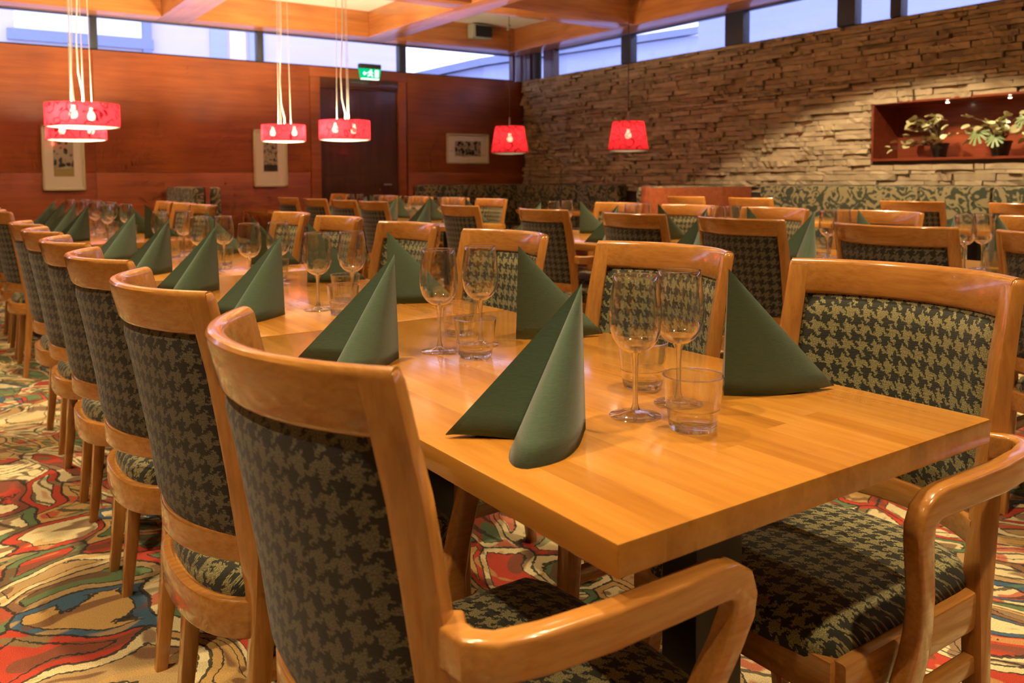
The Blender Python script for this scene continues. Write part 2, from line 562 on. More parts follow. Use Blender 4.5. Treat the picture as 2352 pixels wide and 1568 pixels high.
# door
dr = struct(empty('door_1', (4.6, YW, 0)))
MB().bbox(-.55, .50, .03, .07, 0, 2.24, .004).obj('door_leaf', 'door_wood', dr)
for x0, x1 in ((-.70, -.57), (.52, .64)):
    MB().bbox(x0, x1, -.02, .06, 0, 2.39, .004).obj('door_jamb', 'panel_wood', dr)
MB().bbox(-.57, .52, -.02, .06, 2.26, 2.39, .004).obj('door_lintel', 'door_wood', dr)
h = MB().tube([(.40, .02, 1.03), (.40, -.03, 1.03), (.29, -.03, 1.03)], .009).obj('door_handle', 'steel', dr)

# windows above the back wall
def window(name, ax, a0, a1, mulls):
    """strip window along x (ax=0, y fixed) or along y (ax=1, x fixed)"""
    r = struct(empty(name, (a0, YW + .06, ZS) if ax == 0 else (XW + .06, a0, ZS)))
    L = a1 - a0; Hh = ZB - ZS
    def B(u0, u1, d0, d1, z0, z1, nm, mat='window_frame'):
        m = MB()
        if ax == 0: m.bbox(u0, u1, d0, d1, z0, z1, .003)
        else: m.bbox(d0, d1, u0, u1, z0, z1, .003)
        return m.obj(nm, mat, r, 30)
    B(0, L, -.03, .05, -.001, .018, 'window_frame')
    B(0, L, -.03, .05, Hh - .012, Hh - .001, 'window_frame')
    e = [0] + [v - a0 for m in mulls for v in m] + [L]
    for (u0, u1) in mulls:
        B(u0 - a0, u1 - a0, -.05, .06, .018, Hh - .012, 'mullion')
    for u0, u1 in zip(e[::2], e[1::2]):
        B(u0, u1, .0, .008, .018, Hh - .012, 'pane', 'pane_glass')
    return r
window('window_1', 0, XL, 6.98, [(-1.02, -.95), (1.447, 1.519), (3.263, 3.337), (5.166, 5.263)])
window('window_2', 1, YN, 9.30, [(-1.5, -1.35), (.6, .75), (2.5, 2.65), (4.254, 4.358), (4.71, 4.90), (6.03, 6.28), (7.785, 7.96)])
wc = MB()
for x0, x1, y0, y1 in ((6.98, 7.02, 10.07, 10.17), (7.10, 7.2, 10.03, 10.18), (7.10, 7.2, 9.82, 9.93), (7.14, 7.22, 9.36, 9.55), (7.13, 7.22, 9.29, 9.34)):
    wc.box(x0, x1, y0, y1, ZS, ZB)
struct(wc.obj('trim_1', 'door_wood', smooth=0))
struct(MB().lathe([(.055, ZS), (.055, ZB)], 20, 7.17, 9.72, True, True).obj('trim_2', 'charcoal'))

# stone wall on the right
NY0, NY1, NZ0, NZ1 = 2.35, 4.477, 1.245, 1.773
wr = MB()
wr.box(XW, XW + .3, YN, NY0, 0, ZS - .01).box(XW, XW + .3, NY1, YW + .3, 0, ZS - .01)
wr.box(XW, XW + .3, NY0, NY1, 0, NZ0).box(XW, XW + .3, NY0, NY1, NZ1, ZS - .01)
wr = struct(wr.obj('wall_right', 'mortar', smooth=0))

def stone_mesh(i, seedv):
    rnd = random.Random(seedv)
    bm = bmesh.new()
    bmesh.ops.create_grid(bm, x_segments=4, y_segments=1, size=.5)
    front = {v.index: None for v in bm.verts}
    vs_ = list(bm.verts)
    for v in vs_:
        y, z = v.co.x, v.co.y
        v.co = Vector((-1 + rnd.uniform(-.22, .3), y, z + rnd.uniform(-.09, .05) * (1 if z < 0 else -1)))
    ext = bmesh.ops.extrude_edge_only(bm, edges=[e for e in bm.edges if e.is_boundary])
    for v in [g_ for g_ in ext['geom'] if isinstance(g_, bmesh.types.BMVert)]:
        v.co.x = .2
    bmesh.ops.recalc_face_normals(bm, faces=bm.faces)
    me = bpy.data.meshes.new('stone')
    bm.to_mesh(me); bm.free()
    me.materials.append(M['stone'])
    return me
SV = [stone_mesh(i, 100 + i) for i in range(28)]
stones = []
z = .94
while z < ZS - .012:
    hh = min(random.choice((.034, .042, .05, .058, .046)), ZS - z)
    if ZS - z - hh < .02: hh = ZS - z
    y = YW - .01 - random.uniform(0, .1)
    while y > 2.0:
        L = random.uniform(.12, .46)
        if random.random() < .2: L = random.uniform(.07, .14)
        y0 = y - L
        yc, zc = y - L / 2, z + hh / 2
        if NY0 - .01 < yc < NY1 + .01 and NZ0 - .01 < zc < NZ1 + .01:
            if y > NY1 + .05:
                y0 = NY1 + .008; L = y - y0; yc = y - L / 2
            else:
                y = y0; continue
        if zc + hh / 2 > NZ0 - .012 and zc - hh / 2 < NZ1 + .012 and yc - L / 2 < NY1 + .008 and yc + L / 2 > NY0:
            # next to the niche: trim so that the stone stops at its frame
            if yc > NY1:
                y0 = NY1 + .008; L = y - y0; yc = y - L / 2
            elif zc < NZ0: pass
        if L > .03:
            dist = .568 * XW + .823 * yc
            stones.append((hh * L / dist ** 2 if yc > 3.1 else 0, yc, zc, L - .007, hh - .0065, random.uniform(.012, .064)))
        y = y0
    z += hh
stones.sort(reverse=True)
rest = MB()
for i, (k, yc, zc, L, hh, dp) in enumerate(stones):
    me = random.choice(SV)
    if i < 300:
        o = bpy.data.objects.new('stone', me); COL.objects.link(o); o.parent = wr
        o.location = (XW + .006, yc, zc); o.scale = (dp, L, hh)
    else:
        b = len(rest.v)
        for v in me.vertices:
            rest.v.append((XW + .006 + v.co.x * dp, yc + v.co.y * L, zc + v.co.z * hh))
        for p in me.polygons:
            rest.f.append(tuple(b + q for q in p.vertices))
o = rest.obj('stone_field', 'stone', wr, 0)
o['kind'] = 'stuff'
# ends of the wall out of frame, and the unseen sides of the room
struct(MB().box(XL - .2, XL, YN, YW + .3, 0, ZC).obj('wall_left', 'panel_wood', smooth=0))
struct(MB().box(XL, XW + .3, YN - .2, YN, 0, ZC).obj('wall_front', 'white_paint', smooth=0))

# niche with its wooden lining
nt_ = struct(empty('trim_3', (XW, (NY0 + NY1) / 2, NZ0)))
hy = (NY1 - NY0) / 2; hz = NZ1 - NZ0
MB().box(.36, .38, -hy, hy, 0, hz).obj('niche_back', 'niche_wood', nt_, 0)
for y0, y1 in ((-hy, -hy + .018), (hy - .018, hy)):
    MB().box(-.045, .36, y0, y1, 0, hz).obj('niche_side', 'niche_wood', nt_, 0)
MB().box(-.05, .36, -hy, hy, -.001, .02).obj('niche_shelf', 'niche_wood', nt_, 0)
MB().box(-.045, .36, -hy, hy, hz - .018, hz).obj('niche_top', 'niche_wood', nt_, 0)
for y in (3.88, 3.365, 2.8):
    d = tag(MB().lathe([(.0, -.004), (.018, -.004), (.024, 0), (.024, .006)], 16, cap1=True).obj('niche_spotlight', 'steel', loc=(XW + .14, y, NZ1 - .024)),
            'small recessed spotlight in the niche ceiling, %s' % {3.88: 'above the leftmost plant', 3.365: 'above the broad green leaves', 2.8: 'near the right end'}[y], 'spotlight', 'niche spotlights')
    MB().lathe([(0, -.006), (.012, -.006), (.012, -.003)], 12).obj('bulb', 'spot_bulb', d)
    ld = bpy.data.lights.new('niche_lamp', 'SPOT'); ld.energy = 9; ld.color = (1, .8, .5); ld.spot_size = 1.9; ld.spot_blend = .6; ld.shadow_soft_size = .01
    lo = bpy.data.objects.new('niche_lamp', ld); COL.objects.link(lo); lo.parent = d; lo.location = (0, 0, -.012)

# ------------------------------------------------------------------ outside, seen through the strip windows
struct(MB().box(-30, 40, YW + 1, 40, -3.2, -3.0).obj('ground_outside', 'ground_out', smooth=0))
struct(MB().box(XW + 1, 40, -30, YW + 1, -3.2, -3.0).obj('ground_courtyard', 'ground_out', smooth=0))
bd = empty('building', (4, 17.0, -3))
tag(bd, 'pale lilac building facade outside the windows above the wooden wall', 'building')
MB().box(-25, 4.7, 0, 1, 0, 12).obj('facade_wall', 'facade', bd, 0)
for x0 in (-13.4, -9.4, -5.95, -2.75):
    f = MB().box(x0, x0 + 2.05, -.06, .05, 6.75, 8.7).obj('window', 'facade_white', bd, 0)  # bright sky reflection in the panes painted as plain white
    MB().box(x0 - .12, x0 + 2.25, -.10, .03, 6.55, 6.74).obj('window_ledge', 'facade_band', f, 0)
    MB().box(x0 + 2.06, x0 + 2.22, -.09, .03, 6.4, 8.7).obj('window_jamb', 'facade_band', f, 0)
for k in range(3):
    MB().box(.55 + k * .38, .86 + k * .38, -.04, .05, 5.9, 8.4).obj('window', ('facade_blue', 'facade_pale', 'facade_blue')[k], bd, 0)
b2 = empty('building', (10.2, 14.0, -3))
tag(b2, 'blue grey building with a sloping roof line outside the corner windows', 'building')
m = MB()
m.v += [(-1.2, 0, 0), (5.5, 0, 0), (5.5, 0, 7.6), (-1.2, 0, 6.3), (-1.2, 4, 0), (5.5, 4, 0), (5.5, 4, 7.6), (-1.2, 4, 6.3)]
m.f += [(0, 1, 2, 3), (5, 4, 7, 6), (3, 2, 6, 7), (1, 5, 6, 2), (4, 0, 3, 7), (0, 4, 5, 1)]
m.obj('wing', 'facade_blue', b2, 0)
m = MB()
m.v += [(-1.35, -.12, 6.3), (5.5, -.12, 7.63), (5.5, -.12, 7.8), (-1.35, -.12, 6.45), (-1.35, 4, 6.3), (5.5, 4, 7.63), (5.5, 4, 7.8), (-1.35, 4, 6.45)]
m.f += [(0, 1, 2, 3), (5, 4, 7, 6), (3, 2, 6, 7), (1, 5, 6, 2), (4, 0, 3, 7), (0, 4, 5, 1)]
m.obj('eaves', 'facade_band', b2, 0)
b3 = empty('building', (13.5, 5, -3))
tag(b3, 'pale pink and blue building outside the windows above the stone wall', 'building')
MB().box(0, 1, -30, 3.6, 0, 12).obj('facade_wall', 'facade_pale', b3, 0)
MB().box(-.6, 0, 1.4, 7.0, 0, 7.9).obj('wing', 'facade_blue', b3, 0)
MB().box(-.9, .4, 1.2, 7.2, 7.9, 8.1).obj('eaves', 'facade_band', b3, 0)
for y0, mt in ((-1.2, 'facade_blue'), (-3.4, 'facade'), (-5.6, 'facade_white'), (-8, 'facade_white'), (-12, 'facade_white')):
    MB().box(-.05, .1, y0, y0 + 1.6, 5.6, 12).obj('window', mt, b3, 0)

# ------------------------------------------------------------------ chairs
STX = [(0, -.212), (.2, -.190), (.40, -.174), (.52, -.174), (.65, -.190), (.80, -.216), (.935, -.248)]
def back_x(y, z, sag=.092, half=.23):
    t = min(1, abs(y) / half)
    return interp(STX, z) - sag * (1 - t ** 2.2)
def arc_frame(y, z, sag=.092, half=.23):
    e = .004
    p0 = Vector((back_x(y - e, z, sag, half), y - e, 0)); p1 = Vector((back_x(y + e, z, sag, half), y + e, 0))
    d = (p1 - p0).normalized()
    return Vector((d.y, -d.x, 0))            # plan normal pointing forward (+x)

def arc_rail(z0, z1, thick, sag, half, r=.008, nseg=24, ymax=None, name='rail', mat='chair_wood_y', parent=None, tilt=True):
    ymax = ymax or half
    sec = rrect(thick / 2, (z1 - z0) / 2, r)
    zm = (z0 + z1) / 2
    rings = []
    for i in range(nseg + 1):
        y = -ymax + 2 * ymax * i / nseg
        n = arc_frame(y, zm, sag, half) if abs(y) < half - .003 else arc_frame(math.copysign(half - .01, y), zm, sag, half)
        ring = []
        for a, b in sec:
            z = zm + b
            x = back_x(y, z, sag, half) if tilt else back_x(y, zm, sag, half)
            ring.append(Vector((x, y, z)) + n * a)
        rings.append(ring)
    return MB().sweep(rings).obj(name, mat, parent)

def make_chair(name, arms):
    t = empty(name)
    # rear legs run up into the uprights of the back
    for s in (1, -1):
        rings = []
        for z, wx, wy in ((0, .013, .014), (.15, .016, .017), (.36, .018, .018), (.44, .017, .019), (.52, .016, .0215), (.62, .0155, .0215), (.72, .015, .021), (.80, .014, .021), (.863, .0130, .0205), (.92, .0128, .0205), (.930, .0105, .019), (.934, .006, .015)):
            k = max(0, min(1, (z - .36) / .18)); k = k * k * (3 - 2 * k)
            yy = interp([(0, .205), (.935, .2125)], z)
            x0 = interp(STX, z); x1 = back_x(.2125, z, .092, .230)
            xx = x0 + (x1 - x0) * k
            n1 = arc_frame(.2125, z, .092, .230)
            n = Vector((1, 0, 0)).lerp(n1, k).normalized()
            td = Vector((-n.y, n.x, 0))
            ring = []
            for a, b in rrect(wx, wy, .005, 2):
                q = Vector((xx, yy, z)) + n * a + td * b
                ring.append(Vector((q.x, q.y * s, q.z)))
            rings.append(ring if s > 0 else ring[::-1])
        MB().sweep(rings).obj('rear_leg', 'chair_wood_z', t)
    arc_rail(.863, .935, .0245, .092, .230, .010, ymax=.2255, name='top_rail', parent=t)
    arc_rail(.478, .528, .022, .092, .2145, .006, ymax=.20, name='lower_rail', parent=t)
    # upholstered back panel
    ny, nz = 22, 12
    W = ny + 1
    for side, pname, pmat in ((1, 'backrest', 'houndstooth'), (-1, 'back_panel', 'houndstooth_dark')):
        m = MB()
        for lay in (1, 0):
            for j in range(nz + 1):
                for i in range(ny + 1):
                    u, v = i / ny, j / nz
                    y = -.196 + .392 * u; z = .524 + (.868 - .524) * v
                    n = arc_frame(y, z, .092, .230)
                    ed = min(1, min(u, 1 - u, v * .8, (1 - v) * .8) * 9)
                    off = side * ((.003 + (.013 if side > 0 else .009) * math.sqrt(ed * (2 - ed))) if lay else .0005)
                    k = m.vert(Vector((back_x(y, z, .092, .230), y, z)) + n * off)
                    m.uv[k] = (y * 1.12, z)
        S = W * (nz + 1)
        for j in range(nz):
            for i in range(ny):
                a = j * W + i
                q = (a, a + 1, a + W + 1, a + W)
                q2 = (S + a, S + a + W, S + a + W + 1, S + a + 1)
                m.f.append(q if side > 0 else q[::-1])
                m.f.append(q2 if side > 0 else q2[::-1])
        per = [i for i in range(W)] + [j * W + ny for j in range(1, nz + 1)] + [nz * W + i for i in range(ny - 1, -1, -1)] + [j * W for j in range(nz - 1, 0, -1)]
        for a, b in zip(per, per[1:] + per[:1]):
            q = (a, S + a, S + b, b)
            m.f.append(q if side > 0 else q[::-1])
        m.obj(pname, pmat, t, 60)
    # seat hoop: straight sides and a round back
    def hoop(half, z0, z1, th, xf, sag, xr):
        pts = []
        for i in range(5):
            pts.append(Vector((xf + (xr - xf) * i / 4, half, 0)))
        for i in range(1, 24):
            a = PI * i / 24
            # superellipse back
            c, s_ = math.cos(a), math.sin(a)
            pts.append(Vector((xr - sag * abs(s_) ** .8, half * math.copysign(abs(c) ** .8, c), 0)))
        for i in range(5):
            pts.append(Vector((xr + (xf - xr) * i / 4, -half, 0)))
        rings = []
        sec = rrect(th / 2, (z1 - z0) / 2, .005, 2)
        for i, p in enumerate(pts):
            d = (pts[min(i + 1, len(pts) - 1)] - pts[max(i - 1, 0)]).normalized()
            n = Vector((d.y, -d.x, 0))
            rings.append([p + n * a + Vector((0, 0, (z0 + z1) / 2 + b)) for a, b in sec])
        return MB().sweep(rings), pts
    hp, pts = hoop(.205, .352, .416, .024, .205, .115, -.145)
    hp.obj('seat_frame', 'chair_wood_x', t)
    MB().bbox(.192, .216, -.2, .2, .352, .416, .004).obj('front_rail', 'chair_wood_y', t)
    # seat cushion: rings shrinking from the frame to the crown
    out = [(p.x, p.y) for p in pts]
    out = [(x * 1.0, y) for x, y in out]
    out += [(.226, -.17), (.234, -.09), (.236, 0), (.234, .09), (.226, .17)]
    m = MB()
    lv = [(.955, .405), (.965, .420), (.955, .434), (.92, .447), (.84, .457), (.70, .464), (.5, .468), (.25, .470)]
    n = len(out)
    cx, cy = -.01, 0
    for k, (s_, z) in enumerate(lv):
        for x, y in out:
            i = m.vert((cx + (x - cx) * s_, cy + (y - cy) * s_, z))
            m.uv[i] = (m.v[i][1] + (.0), m.v[i][0] + (.04 - k * .012 if k < 3 else 0))
    for k in range(len(lv) - 1):
        for i in range(n):
            j = (i + 1) % n
            m.f.append((k * n + j, k * n + i, (k + 1) * n + i, (k + 1) * n + j))
    c = m.vert((cx, cy, .470)); m.uv[c] = (0, cx)
    b = (len(lv) - 1) * n
    for i in range(n):
        m.f.append((b + (i + 1) % n, b + i, c))
    m.obj('seat', 'houndstooth', t, 60)
    # front legs, and arms that grow out of them
    for s in (1, -1):
        if arms:
            pth = [(-.190, .215, .660), (-.200, .238, .660), (-.197, .260, .660), (-.178, .278, .660), (-.13, .289, .660), (-.05, .294, .659), (.04, .293, .659), (.105, .290, .658), (.126, .289, .655), (.142, .288, .646), (.149, .287, .630), (.148, .286, .610), (.134, .280, .57), (.108, .268, .51), (.086, .254, .45), (.080, .244, .40), (.096, .238, .345), (.145, .228, .26), (.192, .219, .14), (.218, .214, .0)]
            half = [.022] * 8 + [.0215, .021, .020, .019, .018, .018, .020, .022, .023, .021, .018, .015]
            rings = []
            for i, p in enumerate(pth):
                p = Vector((p[0], p[1] * s, p[2]))
                a = Vector(pth[max(i - 1, 0)]); b_ = Vector(pth[min(i + 1, len(pth) - 1)])
                d = (b_ - a); d.y *= s; d.normalize()
                if i < 7:
                    side = Vector((d.y, -d.x, 0)).normalized()
                    if i == 0: side = Vector((d.y, -d.x, 0)).normalized()
                else:
                    side = Vector((0, -1, 0))
                    side = (side - d * side.dot(d)).normalized()
                up = side.cross(d).normalized()
                if i == len(pth) - 1:
                    up = Vector((1, 0, 0)) if up.x > 0 else Vector((-1, 0, 0)); side = Vector((0, -1, 0))
                rings.append([p + side * a_ + up * b2 for a_, b2 in rrect(.0145, half[i], .006, 3)])
            MB().sweep(rings).obj('armrest_leg', 'chair_wood_x', t)
        else:
            rings = []
            for x, y, z, wx, wy in [(.222, .200, 0, .014, .014), (.212, .202, .2, .017, .017), (.205, .204, .36, .019, .018), (.204, .204, .412, .019, .018)]:
                rings.append([(x + a, s * y + b, z) for a, b in rrect(wx, wy, .004, 2)])
            MB().sweep(rings).obj('front_leg', 'chair_wood_z', t)
    for sd in (1, -1):
        rings = [[(x, sd * .203 + p, .287 + q) for p, q in rrect(.010, .016, .003, 2)] for x in (-.176, -.05, .08, .208)]
        MB().sweep(rings).obj('stretcher', 'chair_wood_x', t)
    return t

side_chair = make_chair('side_chair', False); side_used = [False]
arm_chair = make_chair('armchair', True); arm_used = [False]
ORD = ['first', 'second', 'third', 'fourth', 'fifth', 'sixth', 'seventh']
def chair(x, y, face, label, group, arms=False, yaw=0.0):
    rz = {'+x': 0.0, '-x': PI}[face] + yaw
    if arms:
        o = place(arm_chair, arm_used, (x, y, 0), rz)
    else:
        o = place(side_chair, side_used, (x, y, 0), rz)
    return tag(o, label, 'chair', group)
T1L = [.905, 1.545, 2.165, 2.754, 3.37, 3.977]
for i, y in enumerate(T1L):
    if i == 0:
        chair(.59, y, '+x', 'wooden armchair in the left foreground, seen from behind, houndstooth back', 'chairs at the long table', True)
    else:
        chair(.59, y, '+x', 'houndstooth chair seen from behind, %s from the front in the left row' % ORD[i], 'chairs at the long table', yaw=random.uniform(-.02, .02))
T1R = [.886, 1.51, 2.215, 2.885, 3.56, 4.20]
for i, y in enumerate(T1R):
    if i == 0:
        chair(1.235, y, '-x', 'wooden armchair in the right foreground, green houndstooth seat and back facing us', 'chairs at the long table', True)
    else:
        chair(1.24, y, '-x', 'houndstooth chair facing us, %s from the front right of the long table' % ORD[i], 'chairs at the long table', yaw=random.uniform(-.03, .03))
for i, y in enumerate([5.60, 6.2, 6.8]):
    chair(.59, y, '+x', 'wooden houndstooth chair at the far left table, %s beyond the long row' % ORD[i], 'chairs at the far left table')
for i, y in enumerate([5.9, 6.45, 7.05]):
    chair(1.24, y, '-x', 'wooden chair facing us behind the far left table, %s from the right' % ORD[i], 'chairs at the far left table')
for i, y in enumerate([1.09, 1.68, 2.37, 3.02, 3.76, 4.66]):
    chair(3.06, y, '+x', 'houndstooth %s seen from behind, %s from the right along the middle table' % ('armchair' if i == 4 else 'chair', ORD[i]), 'chairs at the middle table', i == 4, yaw=random.uniform(-.03, .03))
for i, y in enumerate([1.56, 2.37, 3.0, 3.62, 4.28]):
    chair(3.58, y, '-x', 'houndstooth chair facing us across the middle table, %s from the right' % ORD[i], 'chairs at the middle table', yaw=random.uniform(-.03, .03))
for i, y in enumerate([5.96, 6.52, 7.15, 7.85]):
    chair(3.06, y, '+x', '%s seen from behind at the table before the door, %s from the right' % ('armchair' if i == 0 else 'chair', ORD[i]), 'chairs at the table before the door', i == 0)
for i, y in enumerate([5.86, 6.45, 7.1, 7.75]):
    chair(3.58, y, '-x', 'wooden chair facing us behind the table before the door, %s from the right' % ORD[i], 'chairs at the table before the door')
chair(3.62, 9.15, '-x', 'wooden chair by the dark door, beyond the far tables', 'chairs at the table before the door')
for i, y in enumerate([2.45, 3.2, 4.6, 5.33]):
    chair(5.84, y, '+x', 'wooden chair seen from behind in front of %s' % ('the green wall bench, at the right edge', 'the green wall bench, under the plants', 'the wooden booth partition, right one', 'the wooden booth partition, left one')[i], 'chairs along the stone wall')

# ------------------------------------------------------------------ tables
def make_table(L, W=.75):
    t = empty('dining_table')
    MB().bbox(-W / 2, W / 2, -L / 2, L / 2, .703, .74, .003).obj('tabletop', 'table_wood', t, 30)
    for s in (-1, 1):
        MB().bbox(-.05, .05, s * (L / 2 - .23) - .035, s * (L / 2 - .23) + .035, .03, .695, .006).obj('pedestal', 'dark_metal', t)
        MB().bbox(-.27, .27, s * (L / 2 - .23) - .04, s * (L / 2 - .23) + .04, 0, .03, .01).obj('foot', 'dark_metal', t)
        MB().bbox(-.22, .22, s * (L / 2 - .23) - .03, s * (L / 2 - .23) + .03, .69, .703, .002).obj('bracket', 'dark_metal', t)
    return t
tp = make_table(1.306); tu = [False]
def table(x, y, label, group, rz=0.0):
    return tag(place(tp, tu, (x, y, 0), rz), label, 'table', group)
for i in range(3):
    table(.922, .609 + .6535 + 1.310 * i, 'honey brown table, %s of three pushed together in the foreground' % ('nearest', 'middle', 'farthest')[i], 'long table')
for i in range(2):
    table(.922, 5.3 + .6535 + 1.31 * i, 'wooden table %s of the far left pair beyond the long table' % ('nearer', 'farther')[i], 'far left tables')
for i in range(3):
    table(3.32, .80 + .6535 + 1.31 * i, 'wooden table, %s of the middle row beyond the foreground chairs' % ('nearest and rightmost', 'middle', 'farthest and leftmost')[i], 'middle tables')
for i in range(2):
    table(3.38, 5.53 + .6535 + 1.31 * i, 'wooden table %s of the pair standing before the door' % ('nearer', 'farther')[i], 'tables before the door')
table(3.36, 9.25, 'dark unlit table close to the wooden wall, left of the door', 'tables before the door')
table(5.95, 7.35, 'wooden table in the corner booth under the cone lamps', 'booth tables')
for i, y in enumerate((2.6, 4.6)):
    table(6.12, y, 'wooden table in front of the green wall bench, %s' % ('under the plant niche', 'beside the booth partition')[i], 'wall bench tables')

# ------------------------------------------------------------------ tableware
def make_wineglass():
    t = empty('wine_glass')
    bowl = [(.006, .098), (.016, .101), (.027, .109), (.035, .121), (.0395, .136), (.0408, .150), (.0400, .168), (.0378, .188), (.0350, .207), (.0338, .2175)]
    bowl = bowl + [(r_ - .0011, z_ + (.0006 if r_ < .034 else 0)) for r_, z_ in reversed(bowl)]
    MB().lathe([(0, .1005), (.010, .1015), (.020, .1075), (.0262, .1125), (.0245, .1125), (.017, .1095), (.008, .107), (0, .1065)], 32).obj('bowl_base', 'solid_glass', t, 60)
    MB().lathe(bowl, 40).obj('bowl', 'thin_glass', t, 60)
    MB().lathe([(.0339, .2165), (.0344, .2172), (.0341, .2182), (.0333, .2182), (.0331, .2172), (.0335, .2165)], 40).obj('rim', 'solid_glass', t, 60)
    MB().lathe([(.0105, .1005), (.0085, .096), (.0055, .088), (.0040, .070), (.0038, .040), (.0044, .020), (.0075, .010)], 16, cap0=True, cap1=True).obj('stem', 'solid_glass', t, 60)
    MB().lathe([(.0, .0105), (.008, .0095), (.016, .0062), (.028, .0034), (.0385, .0022), (.0398, .0012), (.039, .0002), (.030, .0006), (0, .0012)], 40).obj('foot', 'foot_glass', t, 60)
    return t
def make_tumbler():
    t = empty('tumbler')
    MB().lathe([(.0357, .016), (.0372, .030), (.0385, .033), (.0405, .050), (.0440, .080), (.0426, .080), (.0390, .050), (.0365, .033), (.0350, .0165)], 40).obj('wall', 'thin_glass', t, 60)
    MB().lathe([(.0442, .0793), (.0447, .080), (.0444, .081), (.0432, .081), (.0429, .080), (.0433, .0793)], 40).obj('rim', 'solid_glass', t, 60)
    MB().lathe([(0, .0003), (.030, .0003), (.0335, .002), (.0352, .010), (.0358, .0165), (.030, .0145), (.020, .0125), (0, .0118)], 40).obj('base', 'solid_glass', t, 60)
    MB().lathe([(.0378, .0318), (.0386, .0318), (.0388, .0332), (.0380, .0334), (.0378, .0318)], 40).obj('ridge', 'solid_glass', t, 60)
    return t
def make_napkin():
    # closed base curve (x towards the diner is negative), apex above the spine
    S, P2, V, P1 = (0, 0), (-.168, -.088), (-.112, .018), (-.190, .080)
    def bez(a, b, c, d, n):
        o = []
        for i in range(n):
            t = i / n
            o.append(tuple((1 - t) ** 3 * a[k] + 3 * (1 - t) ** 2 * t * b[k] + 3 * (1 - t) * t * t * c[k] + t ** 3 * d[k] for k in (0, 1)))
        return o
    cur = bez(S, (-.036, -.030), (-.090, -.110), P2, 14) + bez(P2, (-.195, -.070), (-.150, -.015), V, 10) + bez(V, (-.125, .030), (-.165, .062), P1, 8) + bez(P1, (-.150, .085), (-.05, .055), S, 12)
    n = len(cur)
    T = (-.006, .002, .214)
    m = MB()
    rows = 8
    for r in range(rows):
        u = r / rows
        for i, (x, y) in enumerate(cur):
            lift = 0.0
            if 24 <= i <= 40:
                lift = .006 * math.sin(PI * (i - 24) / 16)
            z = lift * (1 - u)
            m.vert((x + (T[0] - x) * u, y + (T[1] - y) * u, z + (T[2] - z) * u))
    a = m.vert(T)
    for r in range(rows - 1):
        for i in range(n):
            j = (i + 1) % n
            m.f.append((r * n + j, r * n + i, (r + 1) * n + i, (r + 1) * n + j))
    b = (rows - 1) * n
    for i in range(n):
        m.f.append((b + (i + 1) % n, b + i, a))
    o = m.obj('napkin', 'napkin', None, 40)
    md = o.modifiers.new('thickness', 'SOLIDIFY'); md.thickness = .0016; md.offset = -1
    return o
wg = make_wineglass(); wu = [False]
tb = make_tumbler(); bu = [False]
nk = make_napkin(); nu = [False]
TZ = .7402
def setting(cx, y, side, where, grp, i, n, j=.012):
    """side -1: diner on the left (low x), +1: on the right"""
    k = ORD[i]
    r = random.uniform
    s = 'left' if side < 0 else 'right'
    rz = 0.0 if side < 0 else PI
    jj = 0 if i == 0 and grp == 'long table' else j
    tag(place(nk, nu, (cx + side * .154, y - .004 + r(-jj, jj), TZ), rz + r(-.06, .06) * (jj > 0)), '%s green napkin on the %s of %s' % (k, s, where), 'napkin', 'green napkins')
    tag(place(wg, wu, (cx + side * (.049 if side < 0 else .055) + r(-jj, jj) * .5, y + .004 + r(-jj, jj), TZ), r(0, 6)), '%s wine glass on the %s of %s' % (k, s, where), 'wine glass', 'wine glasses')
    dx, dy = (-.028, -.095) if side < 0 else (.084, .118)
    tag(place(tb, bu, (cx + dx + r(-jj, jj), y + dy + r(-jj, jj), TZ), r(0, 6)), '%s tumbler on the %s of %s' % (k, s, where), 'tumbler', 'tumblers')
for i, y in enumerate([.930, 1.53, 2.215, 2.84, 3.50, 4.20]):
    setting(.922, y, -1, 'the long table, from the front', 'long table', i, 6)
    setting(.922, y + .01, 1, 'the long table, from the front', 'long table', i, 6)
for i, y in enumerate([5.65, 6.22, 6.8, 7.35]):
    setting(.922, y, -1, 'the far left table, from its near end', 'far left', i, 4)
    setting(.922, y, 1, 'the far left table, from its near end', 'far left', i, 4)
for i, y in enumerate([1.64, 2.26, 2.88, 3.54, 4.26]):
    setting(3.32, y, -1, 'the middle table, from its right end', 'middle', i, 5)
    setting(3.32, y, 1, 'the middle table, from its right end', 'middle', i, 5)
for i, y in enumerate([5.80, 6.4, 7.0, 7.6]):
    setting(3.38, y, -1, 'the table by the door, from its near end', 'door', i, 4)
    setting(3.38, y, 1, 'the table by the door, from its near end', 'door', i, 4)

# ------------------------------------------------------------------ benches
def bench(name, x, y, rz, L, cushions, label, depth=.55, top=1.02, back_wood=False):
    """local: runs along +x from 0 to L, back at y=0, sitter faces -y"""
    t = tag(empty(name, (x, y, 0), rz), label, 'bench')
    MB().bbox(.01, L - .01, -depth + .06, -.02, 0, .34, .006).obj('base', 'booth_wood', t)
    e = [0] + cushions + [L]
    for a, b in zip(e, e[1:]):
        MB().bbox(a + .002, b - .002, -depth, -.14, .34, .455, .03).obj('seat_cushion', 'damask', t)
        MB().bbox(a + .002, b - .002, -.17, -.03 if back_wood else -.01, .40, top, .045).obj('back_cushion', 'damask', t)
    if back_wood:
        MB().bbox(0, L, -.03, .0, 0, top - .012, .004).obj('back_panel', 'booth_wood', t)
        MB().bbox(-.02, .035, -.05, .012, 0, top, .005).obj('end_post', 'booth_wood', t)
    return t
bench('wall_bench', 5.33, YW - .02, 0, 1.66, [.85], 'dark floral upholstered bench along the wooden wall, right of the door')
bench('wall_bench', XW - .055, YW - .02, -PI / 2, 2.33, [.75, 1.5], 'dark floral upholstered bench at the far end of the stone wall')
